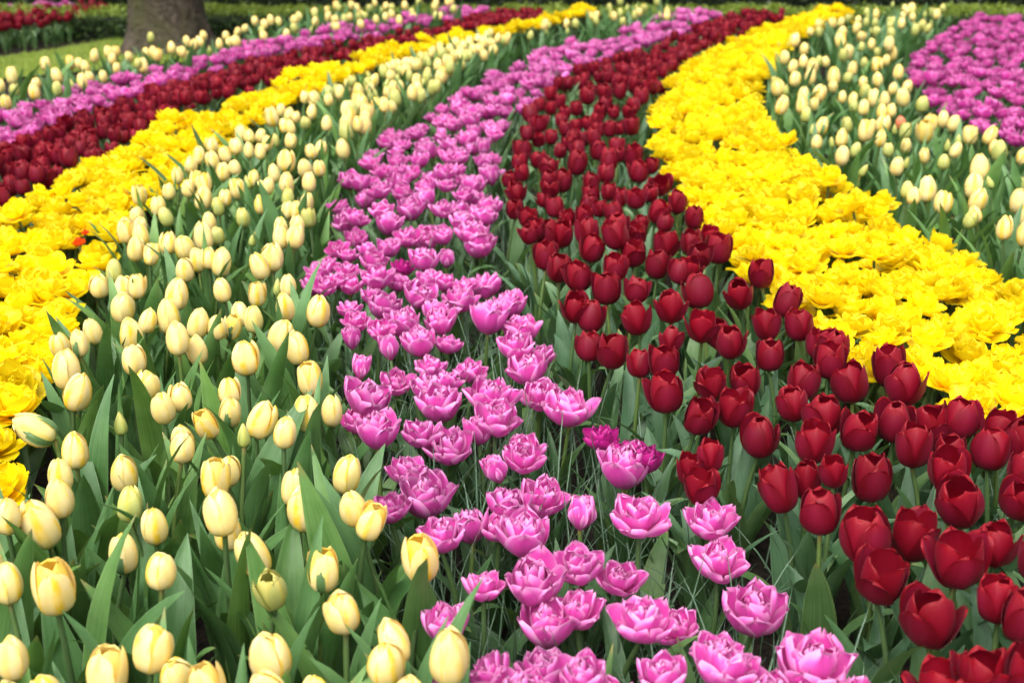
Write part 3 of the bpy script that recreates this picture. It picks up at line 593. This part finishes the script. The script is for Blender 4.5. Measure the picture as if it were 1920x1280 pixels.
# rows: up a band from the bottom of the photo, each about one bloom deep
def label_all():
    for band in BANDS:
        ts = [t for k in KINDS for t in chosen[k] if t['band'] == band]
        ts.sort(key=lambda t: -t['py'])
        rows, cur, lim = [], [], None
        for t in ts:
            if lim is None or t['py'] < lim:
                if cur: rows.append(cur)
                cur, lim = [], t['py'] - t['size']*0.95
            cur.append(t)
        if cur: rows.append(cur)
        for i, row in enumerate(rows):
            row.sort(key=lambda t: t['px'])
            for j, t in enumerate(row):
                look = WORDS[t['kind']]; f = t['flag']
                if 'b' in f: look = 'green budded cream tulip'
                elif 'g' in f: look = 'greenish cream tulip'
                elif 's' in f: look = 'green-striped cream tulip'
                elif 'd' in f: look = 'deep magenta double tulip'
                elif 'c' in f: look = 'half-closed pink tulip'
                elif 'T' in f: look = 'right-leaning cream tulip'
                elif 't' in f and f != 'tall': look = 'left-leaning cream tulip'
                where = 'rightmost' if j == len(row)-1 else 'leftmost' if j == 0 else ORD[min(j, len(ORD)-1)] + ' from left'
                t['label'] = f"{look}, {where} in {ORD[min(i, len(ORD)-1)]} row up the {band}"
                if len(row) == 1: t['label'] = f"{look}, alone in {ORD[min(i, len(ORD)-1)]} row up the {band}"
                if t['flag'] == 'W': t['label'] = 'cream tulip lying sideways, wrapped in a green leaf beside the yellow band'
                if t['flag'] == 'o' and t['kind'] == 'cream': t['label'] = 'single salmon orange tulip bud among the cream tulips'
label_all()
for t in tulips:
    if t['kind'] == 'yellow' and t['flag'] == 'o': t['label'] = 'larger orange-red tulip among the yellow double tulips' if t['py'] > 445 else 'small orange-red tulip tucked among the yellow double tulips'
    if t['kind'] == 'yellow' and t['flag'] == 'tall': t['label'] = 'yellow tulip standing tall before the dark back hedge' if t['px'] > 1000 else 'yellow tulip standing above the dark red tulips behind it'
    if t['kind'] == 'cream' and abs(t['px']-788) < 6 and abs(t['py']-1052) < 8: t['label'] = 'tall cream tulip standing alone against the pink double tulips'

# ------------------------------------------------------------------ plant them
def tint_of(t):
    f = t['flag']; g = 0.0
    if t['kind'] == 'cream': g = 0.85 if 'b' in f else (0.75 if 'g' in f else max(0, rnd.gauss(0.02, 0.10)))
    odd = 1.0 if ('o' in f or ('d' in f and t['kind'] == 'pink')) else 0.0
    if t['kind'] == 'pink' and not odd: odd = max(0, rnd.gauss(0.0, 0.10))
    if t['band'] == 'right pink band' and not odd == 1.0: odd += 0.40
    if t['band'] == 'outer pink band': odd += 0.22
    return (min(1, g), min(1, max(0, rnd.gauss(0.5, 0.10 if t['kind'] == 'cream' else 0.18))), min(1, odd))
def placement(t):
    k, f = t['kind'], t['flag']
    if k == 'cream': var = rnd.choice((8, 9)) if 'b' in f else rnd.randrange(8)
    elif k == 'pink': var = rnd.choice((7, 8)) if 'c' in f else (rnd.randrange(7) if rnd.random() < .97 else 7)
    else: var = rnd.randrange(NVAR[k])
    if k == 'yellow' and f == 'o': var = 0
    tilt, ta = abs(rnd.gauss(0, 0.17)), rnd.uniform(0, 6.28)
    if k == 'yellow': tilt = abs(rnd.gauss(0, 0.26))
    if k == 'pink': tilt = abs(rnd.gauss(0, 0.18))
    if 'T' in f and f != 'tall': tilt, ta = 0.38, 0.0
    if f in ('t', 'gt'): tilt, ta = 0.35, math.pi
    if f == 'W': tilt, ta = 1.0, math.pi
    hb = {'cream': 0.033, 'red': 0.031, 'pink': 0.022, 'yellow': 0.020}[k]*t['scale']
    axis = Vector((-math.sin(ta), math.cos(ta), 0))
    rot = Matrix.Rotation(tilt, 4, axis)
    base = Vector((t['x'], t['y'], t['z'])) - rot @ Vector((0, 0, hb))
    lean = Vector((rnd.gauss(0, 0.012) - 0.06*math.cos(ta)*tilt, rnd.gauss(0, 0.012) - 0.06*math.sin(ta)*tilt, 0))
    root = Vector((base.x + lean.x, base.y + lean.y, 0))
    sp = rnd.uniform(0, 6.28)
    head = Matrix.Translation(base-root) @ rot @ Matrix.Rotation(sp, 4, 'Z') @ Matrix.Scale(t['scale'], 4)
    up = (base-root); h = up.length
    stem = up.to_track_quat('Z', 'Y').to_matrix().to_4x4() @ Matrix.Diagonal((1, 1, h, 1))
    nl = {'cream': rnd.choice((5, 6)), 'red': rnd.choice((4, 5)), 'pink': 4, 'yellow': 2}[k]
    a0 = rnd.uniform(0, 6.28); lv = []
    for i in range(nl):
        sc = rnd.uniform(0.78, 1.12)*t['z']/ZC[k]
        lv.append((rnd.randrange(14), Matrix.Rotation(a0+6.28*i/nl+rnd.uniform(-.5, .5), 4, 'Z') @ Matrix.Scale(sc, 4)))
    return var, root, head, stem, lv
PET_MIN = {'cream': 30, 'red': 36, 'pink': 46, 'yellow': 62}
for k in KINDS:
    for t in chosen[k]:
        var, root, head, stem, lv = placement(t); c = (*tint_of(t), 1.0)
        o = link(NAME[k], None, label=t['label'], category='tulip', group=GROUP[k]); o.location = root; o.empty_display_size = 0.02
        s = link('stem', rnd.choice(STEMS), o); s.matrix_basis = stem
        for li, mt in lv:
            l = link('leaf', LEAVES[k][li], o); l.matrix_basis = mt
        if t['size'] > PET_MIN[k]:
            ps, rest = PETALS[k][var]
            hd = link('bloom', rest, o); hd.matrix_basis = head; hd.color = c
            for p in ps: b = link('petal', p, hd); b.color = c
        else:
            b = link('bloom', BLOOMS[k][var], o); b.matrix_basis = head; b.color = c
        if 's' in t['flag'] or t['flag'] == 'W':
            for e in range(2 if t['flag'] == 'W' else 1):
                b = link('sheath', SHEATH, o); b.matrix_basis = head @ Matrix.Rotation(rnd.uniform(0, 6.28) if False else -math.pi/2 + e*1.6 - (head.to_euler().z), 4, 'Z')
# farther tulips of each kind: one mass of real flowers
def mass(name, k, ts, label):
    V, Fc, U, I, MI, TI = [], [], [], [], [], []; off = 0
    def push(sh, mtx, mi, tint):
        nonlocal off
        m = np.array(mtx); V.append(sh.v @ m[:3, :3].T + m[:3, 3]); Fc.append(sh.f+off); U.append(sh.uv); I.append(sh.inner)
        MI.append(np.full(len(sh.f), mi)); TI.append(np.tile((*tint, 1.0), (len(sh.v), 1))); off += len(sh.v)
    for t in ts:
        var, root, head, stem, lv = placement(t); R = Matrix.Translation(root); c = tint_of(t)
        push(FARB[k][var], R @ head, 0, c); push(STEMSH, R @ stem, 2, (0, 0, 0))
        for li, mt in lv: push(LEAFSH[k][li], R @ mt, 1, (0, 0, 0))
    me = mesh_from(name, Shape(np.vstack(V), np.vstack(Fc), np.vstack(U), np.concatenate(I)), [M[k], M['leaf_'+k], M['stem']], np.concatenate(MI), {'tint': np.vstack(TI)})
    o = link(name, me, kind='stuff', label=label, category='tulips'); o.color = (0, 0, 0, 1)
for k in KINDS:
    mass('distant_%s_tulips' % k, k, far[k], 'mass of small %ss farther off along the curved beds' % WORDS[k])

# narrow white-striped crocus leaves between the pink and red tulips
def crocus():
    V, Fc, U = [], [], []; off = 0; nu = 6
    spots = [t for t in tulips if t['band'] in ('wide pink band', 'right pink band', 'outer pink band') or (t['band'] == 'wide red band' and t['py'] > 400 and rnd.random() < .45)]
    for t in spots:
        nb = 13 if t['py'] > 380 else 3
        if t['kind'] == 'red': nb = 4
        for _ in range(nb):
            L = rnd.uniform(0.14, 0.30); w = rnd.uniform(0.0019, 0.0031); a = rnd.uniform(0, 6.28); th0 = rnd.uniform(0.0, 0.5); th1 = th0 + rnd.uniform(0.0, 1.1)
            p = np.array([t['x']+rnd.gauss(0, 0.05), t['y']+rnd.gauss(0, 0.05), 0.0]); d = np.array([math.cos(a), math.sin(a), 0]); e = np.array([-math.sin(a), math.cos(a), 0])
            for i in range(nu+1):
                s = i/nu; th = th0 + (th1-th0)*s; ww = w*(1-s**3)+0.0002
                V += [p-e*ww, p+e*ww]; U += [(0, s), (1, s)]
                p = p + (d*math.sin(th) + np.array([0, 0, math.cos(th)]))*L/nu
            Fc += [(off+2*i, off+2*i+1, off+2*i+3, off+2*i+2) for i in range(nu)]; off += 2*(nu+1)
    link('crocus_foliage', mesh_from('crocus_foliage', Shape(np.array(V), np.array(Fc), np.array(U)), [M['blade']]), kind='stuff', label='thin white-striped grassy leaves among the pink tulips', category='foliage')
crocus()
print('TULIPS', {k: (len(chosen[k]), len(far[k])) for k in KINDS}, 'objects', len(scene.objects))
